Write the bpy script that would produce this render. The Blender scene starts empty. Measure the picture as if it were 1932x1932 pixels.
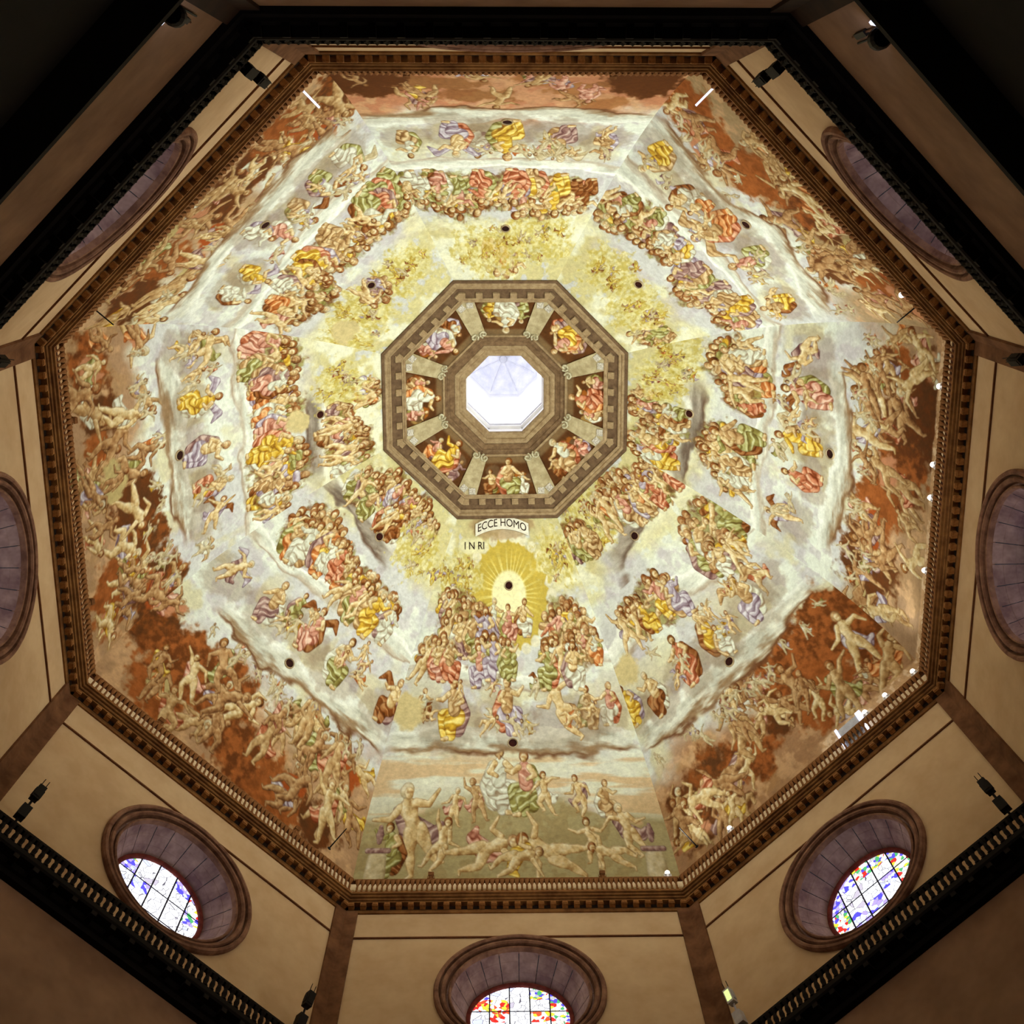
import bpy, bmesh, math, random
import numpy as np
from mathutils import Matrix, Vector

# ------------------------------------------------------------------ camera, world, exposure
scene = bpy.context.scene
col = scene.collection
ZB = 53.35                      # height of the drum cornice above the floor; heights below are counted from it
def rot(a, b, c):
    ca, sa, cb, sb, cc, sc = math.cos(a), math.sin(a), math.cos(b), math.sin(b), math.cos(c), math.sin(c)
    X = np.array([[1,0,0],[0,ca,-sa],[0,sa,ca]]); Y = np.array([[cb,0,sb],[0,1,0],[-sb,0,cb]]); Z = np.array([[cc,-sc,0],[sc,cc,0],[0,0,1]])
    return X @ Y @ Z
CR = rot(.27368, -.013982, -.003624)
cam_data = bpy.data.cameras.new('camera'); cam = bpy.data.objects.new('camera', cam_data); col.objects.link(cam)
cam_data.sensor_width = 36; cam_data.lens = 2204.64/1932*36; cam_data.clip_end = 400
r_, u_, b_ = CR[0], -CR[1], -CR[2]
cam.matrix_world = Matrix(((r_[0],u_[0],b_[0],-.629),(r_[1],u_[1],b_[1],-15.203),(r_[2],u_[2],b_[2],-51.748+ZB),(0,0,0,1)))
scene.camera = cam
world = bpy.data.worlds.new('world'); scene.world = world; world.use_nodes = True
world.node_tree.nodes['Background'].inputs[0].default_value = (.6,.75,1,1)
world.node_tree.nodes['Background'].inputs[1].default_value = .02
vs = scene.view_settings; vs.view_transform = 'Standard'; vs.look = 'None'; vs.gamma = 1; vs.use_curve_mapping = False
vs.exposure = 0.0
LAMP_W, LAMP_COL = 4100.0, (.98, 1.0, .90)      # floodlights on the upper balcony, seen and added
GALLERY_W = 1300.0                              # floodlights on the lower gallery
GLASS = 1.5                                     # daylight behind the stained glass
LANTERN = 4.5                                   # daylight in the lantern windows
scene.cycles.max_bounces = 4; scene.cycles.diffuse_bounces = 3; scene.cycles.adaptive_threshold = .1; scene.cycles.adaptive_min_samples = 8; scene.cycles.sample_clamp_indirect = 6
random.seed(4)
# ------------------------------------------------------------------ octagon and fresco painter
# ---- dome geometry shared with the scene ----
ANG=[math.radians(v) for v in (247.4915,292.8749,337.8718,22.0911,66.2132,112.6169,158.7611,202.0794)]
DR=[-.01068,-.01271,.00016,.01281,-.00319,-.0142,.01626,.01355]
def corner(k,r):
    f=r*(1+DR[k%8]*np.minimum(1,r/22.5)); return f*np.cos(ANG[k%8]),f*np.sin(ANG[k%8])
ARC_C,ARC_R,ARC_Z=-19.05,41.35,1.6
T0=math.asin(1.0/ARC_R); T1=math.acos((9.335-ARC_C)/ARC_R)
UA,UB=0.029,0.05        # metres of wall for one brush unit across and up

PAL={'Y':((128,82,22),(206,168,52),(243,228,140)),'L':((104,80,92),(170,160,176),(216,216,224)),
'R':((112,48,20),(188,114,80),(230,192,160)),'G':((92,76,32),(150,146,80),(206,212,166)),
'M':((92,58,58),(150,118,112),(202,182,172)),'P':((120,60,40),(198,142,120),(232,204,184)),
'B':((78,40,12),(130,74,32),(176,130,84)),'W':((142,122,96),(206,212,194),(234,240,228)),
'O':((126,58,16),(198,124,66),(232,194,142)),'T':((112,76,38),(180,146,98),(226,208,164)),
'A':((152,118,34),(204,184,84),(236,232,168)),'F':((134,92,44),(208,184,132),(242,236,204)),
'D':((86,50,22),(166,126,82),(214,186,140)),'S':((150,130,92),(196,184,146),(224,220,196)),'H':((60,30,10),(112,66,26),(168,120,64))}
PAL={k:[np.array(c,float)/255 for c in v] for k,v in PAL.items()}
def noise2(x,y,seed):
    xi=np.floor(x).astype(np.int64); yi=np.floor(y).astype(np.int64); fx=x-xi; fy=y-yi
    fx=fx*fx*(3-2*fx); fy=fy*fy*(3-2*fy)
    def h(i,j):
        n=(i*374761393+j*668265263+seed*2147483)&0x7fffffff
        n=((n^(n>>13))*1274126177)&0x7fffffff
        return ((n^(n>>16))&0xffff)/65535.0
    return (h(xi,yi)*(1-fx)+h(xi+1,yi)*fx)*(1-fy)+(h(xi,yi+1)*(1-fx)+h(xi+1,yi+1)*fx)*fy
def fbm(x,y,seed,o=4):
    s=0;a=.5;t=0
    for k in range(o): s=s+a*noise2(x*2**k,y*2**k,seed+k*17); t+=a; a*=.55
    return s/t
def sm(e0,e1,x):
    t=np.clip((x-e0)/(e1-e0),0,1); return t*t*(3-2*t)
class Canvas:
    def __init__(s,A,B,seed):
        s.A,s.B=A,B; s.img=np.zeros(A.shape+(3,)); s.rng=np.random.default_rng(seed); s.seed=seed
        s.rowb=B[:,0]; s.amax=A.max(1); s.n=A.shape[1]
    def win(s,x0,x1,y0,y1):
        i0=np.searchsorted(s.rowb,y0); i1=np.searchsorted(s.rowb,y1)
        if i1<=i0: return None
        am=s.amax[i0:i1]; m=am.min(); mm=am.max()
        # column 0 is a=+amax, last is -amax
        f=[(1-v/w)/2 for v in (x0,x1) for w in (m,mm)]
        j0=max(0,int(min(f)*s.n)-1); j1=min(s.n,int(max(f)*s.n)+2)
        if j1<=j0: return None
        return slice(i0,i1),slice(j0,j1)
    def put(s,w,alpha,col): 
        s.img[w]=s.img[w]*(1-alpha[...,None])+col*alpha[...,None]
    def ramp(s,pal,t):
        d,m,l=pal; t=np.clip(t,-1,1)[...,None]
        return np.where(t<0,m+(d-m)*(-t),m+(l-m)*t)
    def limb(s,pts,pal,fold=0,ol=.6,alpha=1,soft=.8):
        """tapered strokes through points (x,y,r), one list or several: flesh, cloth or cloud, dark at the contour"""
        lines=pts if isinstance(pts[0],list) else [pts]; al_=[q for l in lines for q in l]
        R=max(q[2] for q in al_)+3
        w=s.win(min(q[0] for q in al_)-R,max(q[0] for q in al_)+R,min(q[1] for q in al_)-R,max(q[1] for q in al_)+R)
        if w is None: return
        A=s.A[w];B=s.B[w]; best=np.full(A.shape,1e9); rel=np.full(A.shape,1e9); L=np.zeros(A.shape)
        for line in lines:
            for (x0,y0,r0),(x1,y1,r1) in zip(line[:-1],line[1:]):
                dx,dy=x1-x0,y1-y0; q=dx*dx+dy*dy+1e-6
                t=np.clip(((A-x0)*dx+(B-y0)*dy)/q,0,1); ex=A-x0-t*dx; ey=B-y0-t*dy; r=np.maximum(r0+(r1-r0)*t,.6)
                d=np.hypot(ex,ey)-r; k=d/r; m=k<rel
                best=np.minimum(best,d); rel=np.where(m,k,rel); L=np.where(m,(-.6*ex+.65*ey)/r,L)
        ns=max(4.3,R*.4); L=L+1.0*(noise2(A/ns+3,B/ns,s.seed+8)-.5)+.45*(noise2(A/3.1,B/3.1,s.seed+9)-.5)
        if fold:
            g=s.rng.uniform(-.5,.5)+(1.1 if s.rng.random()<.5 else -1.1)
            n=noise2(A/12+7,B/12,s.seed+3)
            ph=(A*math.cos(g)+B*math.sin(g))/max(2.3,R*.11)+5.5*n
            L=.5*L+fold*(np.sin(ph)*.85+.4*np.sin(2.3*ph+2))
        al=sm(soft,-soft,best)*alpha
        c=s.ramp(pal,L*1.0+.12)
        o=sm(-2.3,-.1,best)*ol*(.45+.75*noise2(A/7,B/7,s.seed+12))
        crease=sm(-.3,-.02,rel)*sm(0,-2.5,best)*.35     # where two limbs of one body meet
        c=c+(pal[0]*.85-c)*np.clip(o+crease,0,1)[...,None]
        s.put(w,al,c)
    def blob(s,x,y,rx,ry,col,rough=.35,alpha=1,soft=.18,scale=.05,seed=0,col2=None):
        w=s.win(x-rx*1.6,x+rx*1.6,y-ry*1.6,y+ry*1.6)
        if w is None: return
        A=s.A[w];B=s.B[w]; n=fbm(A*scale+seed,B*scale-seed,s.seed+seed)-.5
        d=np.hypot((A-x)/rx,(B-y)/ry)+n*rough*3-1
        c=np.asarray(col,float)
        if col2 is not None:
            k=fbm(A*scale*1.7+9,B*scale*1.7,s.seed+seed+5)[...,None]; k=np.clip((k-.35)*3.3,0,1); c=c*(1-k)+np.asarray(col2,float)*k
        s.put(w,sm(soft,-soft,d)*alpha,c)
    def head(s,x,y,r,flesh='F',hair=None,tilt=0):
        f=PAL[flesh]; hair=hair or s.rng.choice(['H','B','D','S','B'])
        s.limb([(x,y,r*.95),(x+tilt*.4,y+.2*r,r*.9)],PAL[hair],ol=.5)
        s.limb([(x+tilt,y-.16*r,r*.68),(x+tilt*1.1,y-.42*r,r*.58)],f,ol=.4)
        s.limb([(x+tilt*1.3-.3*r,y-.1*r,r*.16),(x+tilt*1.3+.3*r,y-.1*r,r*.16)],PAL['B'],alpha=.3,ol=0)
        if s.rng.random()<.35: s.limb([(x+tilt,y-.75*r,r*.4),(x+tilt,y-1.0*r,r*.25)],PAL[hair],ol=.3)
    def nude(s,x,y,h,flesh='F',ang=None,wing=False):
        g=s.rng; a=g.uniform(-.5,.5) if ang is None else ang; f=PAL[flesh]; u=h/7.0
        def P(px,py,r): c,n=math.cos(a),math.sin(a); return (x+(px*c-py*n)*u,y+(px*n+py*c)*u,r*u)
        sg=1 if g.random()<.5 else -1
        if wing:
            wp=PAL[g.choice(['T','L','B','S'])]
            for q in (1,-1): s.limb([P(q*.4,1.2,.35),P(q*2.0,2.0,.5),P(q*2.9,1.1,.12)],wp,fold=.5)
        if g.random()<.5: s.limb([P(-sg*.9,1.5,.45),P(-sg*.2,.1,.95),P(sg*1.2,-.8,.6),P(sg*1.9,-.3,.25)],PAL[g.choice(list('RLYGPWMO'))],fold=.8)
        body=[]
        for q in (1,-1):
            k=g.uniform(-.2,1.6); kn=(q*(.4+k*.6),-1.6+k*.6); ft=(kn[0]+q*g.uniform(-1.0,.7),kn[1]-g.uniform(.9,1.8))
            body.append([P(q*.3,-.1,.56),P((q*.3+kn[0])/2,(-.1+kn[1])/2,.52),P(*kn,.36),P((kn[0]+ft[0])/2,(kn[1]+ft[1])/2,.34),P(*ft,.18),P(ft[0]+q*.4,ft[1]-.12,.12)])
        b=g.uniform(-.35,.35)
        body.append([P(0,-.1,.62),P(b*.6,.75,.5),P(b,1.5,.7),P(b*1.1,2.1,.26)])
        for q in (1,-1):
            e=g.uniform(-1.3,1.3); el=(b+q*(.75+.75*math.cos(e)),1.6+1.05*math.sin(e)); e2=e+g.uniform(-1.4,1.4)
            body.append([P(b+q*.6,1.7,.32),P(*el,.25),P(el[0]+q*.95*math.cos(e2),el[1]+.95*math.sin(e2),.15),P(el[0]+q*1.2*math.cos(e2),el[1]+1.2*math.sin(e2),.13)])
        s.limb(body,f,fold=.0)
        hx,hy,_=P(b*1.2+g.uniform(-.25,.25),2.65,0); s.head(hx,hy,.54*u,flesh,tilt=g.uniform(-.2,.2)*u)
    def robed(s,x,y,h,cloth,flesh='F',second=None,wing=False):
        g=s.rng; c=PAL[cloth]; u=h/6.0; sg=1 if g.random()<.5 else -1
        P=lambda px,py,r:(x+px*u*sg,y+py*u,r*u)
        if wing:
            wp=PAL[g.choice(['T','L','B','S'])]
            for q in (1,-1): s.limb([P(q*.4,1.2,.35),P(q*2.0,2.2,.5),P(q*2.9,1.3,.12)],wp,fold=.5)
        s.limb([P(-.7,1.2,.5),P(-1.1,-.3,.8),P(-.6,-1.6,.75)],PAL[second or g.choice(list('LWGRTMB'))],fold=.7)
        s.limb([P(-.1,-.5,.85),P(1.05,-.45,.62),P(.95,-1.7,.5),P(.8,-2.3,.42)],c,fold=.8)
        s.limb([P(-.5,-.6,.85),P(.25,-1.0,.75),P(.15,-2.2,.5)],c,fold=.8)
        s.limb([P(1.1,-2.5,.17),P(.6,-2.45,.24)],PAL[flesh])
        top=c if g.random()<.45 else PAL[g.choice(list('FFWPT'))]
        s.limb([P(-.15,.1,.68),P(-.05,.9,.64),P(0,1.45,.55)],top,fold=.45)
        e=g.uniform(-.9,1.1)
        s.limb([P(.5,1.45,.3),P(1.15,1.0+.3*e,.27),P(1.75,1.1+1.0*e,.17)],top if g.random()<.4 else PAL[flesh])
        s.limb([P(-.5,1.45,.3),P(-1.0,.8,.26),P(-.3,.45,.18)],PAL[flesh])
        hx,hy,_=P(g.uniform(-.1,.25),2.35,0); s.head(hx,hy,.5*u,flesh,tilt=g.uniform(-.2,.25)*u)
    def crowd(s,x,y,rad,pal):
        g=s.rng
        if pal=='A':
            s.blob(x,y,rad*1.5,rad*1.2,(.74,.68,.32),rough=.5,alpha=.8,seed=int(abs(x))%50,col2=(.86,.85,.64),scale=.09)
            for k in range(int(rad/4)): 
                s.nude(x+g.normal()*rad*.75,y+g.normal()*rad*.5,g.uniform(22,40),'A' if g.random()<.75 else 'S',ang=g.uniform(-1.2,1.2),wing=g.random()<.4)
            return
        s.blob(x,y,rad*1.0,rad*.95,PAL['D'][0]*1.15,rough=.3,alpha=.8,seed=int(abs(x)+y)%50,col2=PAL['G'][1],scale=.08)
        for k in range(int(rad*.34)):
            t=g.uniform(-1,1); hx=x+t*rad; hy=y+rad*(.2+.75*math.sqrt(1-t*t)*g.uniform(.3,1)); r=g.uniform(7,10)
            s.limb([(hx-r*.9,hy-r*1.9,r*.8),(hx+r*.7,hy-r*2.0,r*.9)],PAL[g.choice(list('GYBTWTGLBGY'))],fold=.5)
            s.head(hx,hy,r,'F' if g.random()<.7 else 'D',tilt=g.uniform(-2,2))
        n=max(3,int(rad/12))
        for k in range(n):
            fx=x+(k-(n-1)/2)/(n)*2*rad+g.normal()*4; fy=y-rad*g.uniform(.0,.45)
            if g.random()<.72: s.robed(fx,fy,g.uniform(1.15,1.6)*min(rad,60)*1.15+16,pal if g.random()<.5 else g.choice(list('YGWTLGTMPR')))
            else: s.nude(fx,fy,g.uniform(70,105),'F')
    def bank(s,poly,thick,kind):
        pts=np.array(poly,float); pts=pts[np.argsort(pts[:,0])]
        if kind==1: body,top,under=(.80,.82,.77),(.91,.94,.91),(.56,.45,.32)
        elif kind==2: body,top,under=(.84,.87,.83),(.94,.97,.94),(.74,.71,.64)
        else: body,top,under=(.58,.55,.50),(.90,.92,.88),(.42,.36,.31)
        w=s.win(pts[0,0]-40,pts[-1,0]+40,pts[:,1].min()-thick*2,pts[:,1].max()+thick*2)
        if w is None: return
        A=s.A[w];B=s.B[w]; c=np.interp(A,pts[:,0],pts[:,1])
        n=fbm(A/95,B/45,s.seed+40)-.5; n2=fbm(A/42,B/9,s.seed+44)-.5
        thick=thick*(.35+1.2*fbm(A/85+5,B*0+3,s.seed+60)) 
        d=(B-c+n*thick*1.9+n2*thick*.4)/thick       # -1 lower edge .. +1 upper edge
        env=np.ones(A.shape)
        if kind!=2: env=sm(pts[0,0]-35,pts[0,0]+20,A+n*50)*sm(pts[-1,0]+35,pts[-1,0]-20,A+n*50)
        al=sm(-1.15,-.75,d)*sm(1.08,.85,d)*env
        col=np.array(body)+(n2[...,None]*.28)
        k=sm(.15,.75,d)[...,None]; col=col*(1-k)+np.array(top)*k
        k=(sm(-.1,-.85,d+n2*.9)*.95)[...,None]; col=col*(1-k)+np.array(under)*k
        k=(sm(-.62,-.82,d)*sm(-1.2,-.9,d)*(.75 if kind==1 else .25)*np.clip(n*5+.55,0,1))[...,None]; col=col*(1-k)+np.array((.36,.2,.1))*k
        s.put(w,al,col)

BANK1={0:[(262,262),(192,252),(85,240),(1,244),(-89,240),(-189,256),(-263,252)],1:[(248,260),(148,276),(50,270),(-24,226),(-116,244),(-237,274)],2:[(167,264),(68,242),(-15,236),(-108,248),(-184,266)],3:[(226,274),(144,268),(59,256),(-50,250),(-151,260),(-253,258)],4:[(257,272),(187,270),(94,266),(-8,262),(-101,272),(-192,268),(-266,264)],5:[(262,262),(138,264),(24,260),(-73,252),(-170,268)],6:[(164,282),(65,260),(-14,250),(-109,252),(-181,256)],7:[(237,268),(106,234),(-11,222),(-134,222),(-224,238)]}
BANK2={0:[(225,392),(166,383),(59,381),(-48,387),(-156,383),(-225,400)],1:[(214,397),(93,379),(-15,378),(-120,384),(-207,395)],2:[(192,393),(90,395),(-20,405),(-109,412),(-200,405)],3:[(193,415),(84,407),(5,420),(-74,424),(-170,419),(-205,412)],4:[(-200,415),(-163,391),(-77,373),(42,373),(142,389),(200,415)],5:[(200,419),(46,413),(-58,405),(-145,398),(-213,410)],6:[(175,409),(76,403),(-20,403),(-113,397),(-204,403)],7:[(209,385),(110,366),(-3,354),(-114,362),(-207,385)]}
BANK3={2:[(53,540),(-63,548),(-150,578)],3:[(156,584),(29,568),(-70,546)],5:[(-178,560),(-70,556),(47,544)],6:[(-29,546),(58,536),(138,546)]}
FIG=[(0,-192,332,'R','T',60),(0,-106,326,'R','M',80),(0,1,316,'R','Y',90),(0,54,330,'R','W',60),(0,99,314,'R','L',80),(0,192,330,'R','T',60),(1,-189,344,'R','Y',60),(1,-73,320,'R','G',75),(1,20,328,'R','O',90),(1,75,320,'R','O',50),(1,105,336,'R','W',70),(1,201,316,'R','Y',75),(2,-166,352,'N','F',65),(2,-71,318,'R','R',65),(2,7,328,'R','Y',75),(2,111,316,'R','P',80),(2,195,326,'N','F',70),(3,-238,326,'R','Y',60),(3,-178,312,'R','B',65),(3,-80,322,'R','R',75),(3,1,326,'R','Y',75),(3,14,300,'R','W',50),(3,111,328,'R','L',75),(3,162,346,'N','F',65),(4,-196,334,'R','B',45),(4,-131,324,'R','Y',85),(4,-8,328,'R','L',80),(4,111,324,'N','F',95),(4,170,326,'R','T',60),(4,218,332,'R','W',60),(5,-215,330,'N','F',65),(5,-103,328,'R','M',70),(5,-52,350,'R','G',50),(5,3,338,'R','P',70),(5,92,326,'R','G',75),(5,238,330,'R','B',70),(6,-207,286,'N','F',50),(6,-195,334,'N','F',70),(6,-93,312,'R','Y',70),(6,9,318,'R','L',75),(6,88,328,'R','R',65),(6,151,328,'N','F',60),(7,-197,306,'R','W',70),(7,-125,304,'R','G',70),(7,-57,312,'R','T',65),(7,1,310,'R','P',65),(7,19,270,'R','W',60),(7,109,336,'R','Y',60),(7,168,334,'R','W',60)]
CROWD=[(0,-144,469,'B',45),(0,-69,572,'A',50),(0,-64,469,'Y',60),(0,4,622,'O',40),(0,17,457,'R',50),(0,42,598,'A',50),(0,97,469,'G',60),(0,176,457,'T',45),(1,-165,441,'Y',45),(1,-117,604,'L',35),(1,-71,461,'M',50),(1,-43,588,'A',45),(1,32,445,'W',40),(1,67,574,'A',40),(1,113,447,'G',50),(1,165,475,'Y',45),(2,-123,461,'Y',40),(2,-83,620,'Y',50),(2,-66,475,'G',60),(2,-35,590,'G',40),(2,4,642,'L',30),(2,65,602,'A',35),(2,76,447,'R',40),(2,133,459,'O',60),(2,146,574,'A',40),(3,-121,435,'Y',40),(3,-119,614,'T',40),(3,-64,628,'A',45),(3,-50,437,'L',50),(3,-6,616,'O',40),(3,39,636,'W',30),(3,71,604,'T',50),(3,136,598,'R',45),(3,143,415,'O',40),(3,147,463,'G',60),(4,-168,421,'T',42),(4,-128,506,'T',42),(4,-118,566,'A',34),(4,-103,467,'L',55),(4,-42,419,'L',45),(4,119,419,'W',45),(4,122,600,'A',40),(4,132,475,'T',50),(4,172,440,'O',36),(5,-126,469,'O',60),(5,-102,598,'G',40),(5,-51,632,'R',35),(5,-41,465,'R',40),(5,-2,588,'B',35),(5,24,628,'T',35),(5,46,447,'Y',50),(5,78,614,'L',30),(5,99,578,'A',40),(5,108,451,'W',40),(6,-134,461,'G',60),(6,-44,588,'A',40),(6,-37,467,'O',50),(6,-32,640,'L',30),(6,19,586,'T',30),(6,75,594,'R',50),(6,97,463,'Y',65),(6,120,614,'W',40),(6,166,449,'G',40),(7,-156,441,'G',60),(7,-99,449,'O',40),(7,-71,576,'A',40),(7,-29,439,'T',50),(7,5,566,'L',30),(7,57,429,'W',50),(7,69,574,'A',45),(7,87,481,'Y',40),(7,141,449,'O',50),(7,155,598,'A',40)]
DARK=[(1,-177,101,40),(1,-52,113,40),(1,11,117,60),(1,84,157,60),(1,168,173,50),(1,247,157,60),(2,-177,169,70),(2,-63,153,60),(2,35,113,60),(2,144,75,80),(2,201,139,40),(3,-217,99,60),(3,-154,111,60),(3,-59,111,50),(3,44,139,50),(3,110,185,80),(3,123,103,60),(3,218,211,60),(3,239,145,70),(5,-259,167,50),(5,-187,75,60),(5,-183,139,70),(5,-80,143,70),(5,1,75,60),(5,102,58,60),(5,202,62,40),(6,-216,89,50),(6,-136,105,40),(6,-73,97,30),(6,50,157,60),(6,152,171,60),(6,196,103,60),(6,245,201,60),(7,-285,155,60),(7,-174,125,60),(7,-67,129,50),(7,-6,139,40),(7,138,119,50),(7,229,141,50)]

def panel_grid(j,nu,nv):
    t=np.linspace(T0,T1,nv); u=np.linspace(0,1,nu)
    r=ARC_C+ARC_R*np.cos(t); z=ARC_Z+ARC_R*np.sin(t)
    x0,y0=corner(j,r); x1,y1=corner(j+1,r); W=np.hypot(x1-x0,y1-y0)
    X=x0[:,None]+(x1-x0)[:,None]*u; Y=y0[:,None]+(y1-y0)[:,None]*u; Z=np.repeat(z[:,None],nu,1)
    A=(0.5-u)[None,:]*W[:,None]/UA; B=np.repeat((t*ARC_R/UB)[:,None],nu,1)
    return X,Y,Z,A,B
def paint_panel(j,A,B):
    s=Canvas(A,B,100+j*31); g=s.rng
    n=fbm(A/90,B/70,j*7+1); n2=fbm(A/24,B/24,j*7+2); n3=fbm(A/9,B/9,j*7+3)
    def mix(c1,c2,k): k=np.asarray(k)[...,None]; return c1*(1-k)+np.array(c2)*k
    base=np.zeros(A.shape+(3,))+np.array((.80,.82,.82))
    base=mix(base,(.88,.92,.88),sm(.45,.62,n)); base=mix(base,(.70,.68,.72),sm(.5,.68,n2)*.5)
    base=mix(base,(.82,.80,.62),sm(.5,.65,fbm(A/60,B/60,j+77))*sm(430,330,B)*.6)
    low={0:(.74,.50,.36),1:(.62,.50,.33),2:(.62,.47,.32),3:(.62,.43,.26),4:(.60,.55,.38),5:(.66,.49,.32),6:(.64,.48,.32),7:(.68,.54,.37)}[j]
    top={0:245,1:190,2:175,3:185,4:150,5:190,6:185,7:190}[j]
    k=sm(top+35,top-35,B+(n-.5)*150)
    base=mix(base,low,k*(.95 if j in (0,4) else .8))
    base=mix(base,(.80,.66,.50),k*sm(.5,.64,n2)*.7)
    # golden haze at the top
    k=sm(500,560,B+(n-.5)*120)*sm(.38,.52,n2+.12); base=mix(base,(.80,.76,.44),k*.62)
    base=mix(base,(.90,.92,.84),sm(500,560,B)*sm(.47,.58,n)*.9)
    s.img=base
    if j==4:
        hill=150+22*np.cos(A/85.0)-(A/60.0)**2*.6
        k=sm(4,-4,B-hill+(n2-.5)*12); s.img=mix(s.img,(.68,.64,.47),k*.85); s.img=mix(s.img,(.60,.54,.37),k*sm(.5,.62,n2)*.7)
        k=sm(0,25,B-hill); k2=k*sm(262,225,B); s.img=mix(s.img,(.86,.88,.80),k2*.8); s.img=mix(s.img,(.80,.66,.47),k2*sm(.45,.62,fbm(A/160,B/18,9))*.7)
    for (q,x,y,r) in DARK:
        if q!=j: continue
        s.blob(x,y,r*1.1,r*.95,(.40,.22,.09) if g.random()<.6 else (.52,.29,.12),rough=.42,seed=int(abs(x))%40,col2=(.35,.21,.10) if g.random()<.5 else (.62,.36,.17))
    if j in (1,2,3,5,6,7):
        for k in range(34):
            x=g.uniform(-1,1)*s.amax[0]*.92; y=g.uniform(48,top+25)
            q=g.random()
            if q<.25: s.blob(x,y,g.uniform(18,42),g.uniform(12,26),[(.62,.30,.12),(.74,.52,.38),(.40,.24,.12),(.72,.66,.45)][g.integers(4)],rough=.45,seed=k)
            s.nude(x,y,g.uniform(75,135),g.choice(['F','D','D','T']),ang=g.uniform(-1.3,1.3))
        for k in range(16):
            s.nude(g.uniform(-1,1)*s.amax[0]*.85,g.uniform(top,top+50),g.uniform(30,52),'S',ang=g.uniform(-1,1))
    if j==0:
        for k in range(9): s.blob(g.uniform(-250,250),g.uniform(60,200),g.uniform(40,90),g.uniform(14,30),[(.60,.40,.22),(.78,.60,.45),(.52,.34,.18)][g.integers(3)],rough=.4,alpha=.75,seed=k)
        for sx in (-1,1): s.blob(sx*235,120,70,60,(.36,.2,.08),rough=.4,seed=3)
        for k in range(12): s.nude(g.uniform(-270,270),g.uniform(60,190),g.uniform(70,105),g.choice(['T','D','P']),ang=g.uniform(-1,1))
    if j==4:
        for x,y,h,k in [(-120,150,80,'n'),(-75,162,92,'n'),(135,168,88,'n'),(185,160,80,'r'),(-28,196,135,'r'),(22,190,130,'r'),(62,172,92,'n'),(-196,112,190,'n'),(-142,82,115,'n'),(222,104,120,'n'),(150,84,105,'n'),(-60,74,150,'l'),(70,66,165,'l'),(0,60,120,'l'),(185,66,110,'l'),(-240,72,110,'r')]:
            if k=='r': s.robed(x,y,h,g.choice(list('WTGP')))
            else: s.nude(x,y,h,g.choice(['F','F','T','F']),ang=(g.choice([-1.35,1.35]) if k=='l' else g.uniform(-.35,.35)))
        for sx in (-1,1):
            s.limb([(sx*262,30,20),(sx*262,58,18)],PAL['S'],ol=.5); s.limb([(sx*262-20,74,5),(sx*262+20,74,5)],PAL['M'],ol=.6); s.limb([(sx*262,90,5),(sx*262,102,8),(sx*262,116,4)],PAL['M'])
        w=s.win(-110,110,430,640); AA=s.A[w];BB=s.B[w]; d=np.hypot(AA,(BB-532)*.95); th=np.arctan2(BB-532,AA)
        c=mix(np.zeros(AA.shape+(3,))+np.array((.76,.68,.30)),(.92,.90,.58),sm(.2,.95,np.sin(th*34+3*np.sin(th*5)))*sm(95,20,d)); c=mix(c,(.93,.93,.74),sm(46,38,d))
        s.put(w,sm(3,-3,d-95-5*np.sin(th*22)),c)
        for q in range(26):
            t=q/26*2*math.pi; s.blob(104*math.cos(t),532+104*math.sin(t),11,10,(.88,.88,.78),rough=.15,alpha=.9,seed=q)
        
        for q,c in ((-38,'T'),(34,'W'),(-2,'P')): s.robed(q,478+abs(q)*.3,78,c)

    s.bank(BANK1[j],25,1); s.bank(BANK2[j],18,2)
    if j in BANK3: s.bank(BANK3[j],26,3)
    for (q,x,y,t,c,h) in sorted([f for f in FIG if f[0]==j],key=lambda f:-f[2]):
        h=h*1.45
        s.blob(x,y-h*.2,h*.55,h*.4,(.5,.42,.33),rough=.3,alpha=.35,seed=int(abs(x))%30)
        if t=='R': s.robed(x,y,h,c,wing=g.random()<.25)
        else: s.nude(x,y,h,c,ang=g.uniform(-1.2,1.2),wing=g.random()<.4)
    for k in range(9): s.nude(g.uniform(-1,1)*215,g.uniform(290,372),g.uniform(40,62),g.choice(['F','S']),ang=g.uniform(-1.3,1.3),wing=g.random()<.5)
    for (q,x,y,c,r) in sorted([f for f in CROWD if f[0]==j],key=lambda f:-f[2]):
        s.crowd(x,y,r,c)
    for x,y,r in {4:[(-232,322,40)],3:[(-205,380,34)],7:[(128,580,34)],6:[(5,505,26)]}.get(j,[]): s.blob(x,y,r,r*.8,(.80,.75,.55),rough=.3,seed=4)
    if j==4: s.blob(-84,620,40,14,(.88,.88,.72),rough=.25,seed=2); s.blob(-14,655,85,22,(.62,.50,.36),rough=.3,alpha=.6,seed=6)
    if j in (2,3):
        k=sm(46,42,B+(n2-.5)*8)*(1 if j==2 else sm(30,80,A)); s.img=mix(s.img,(.80,.66,.50),k*.9); s.img=mix(s.img,(.90,.82,.70),k*sm(.5,.6,n3)*.8)
    img=s.img*(1+(n3-.5)[...,None]*.10)*(1+(n2-.5)[...,None]*.08)
    return np.clip(img,0,1)
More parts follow.
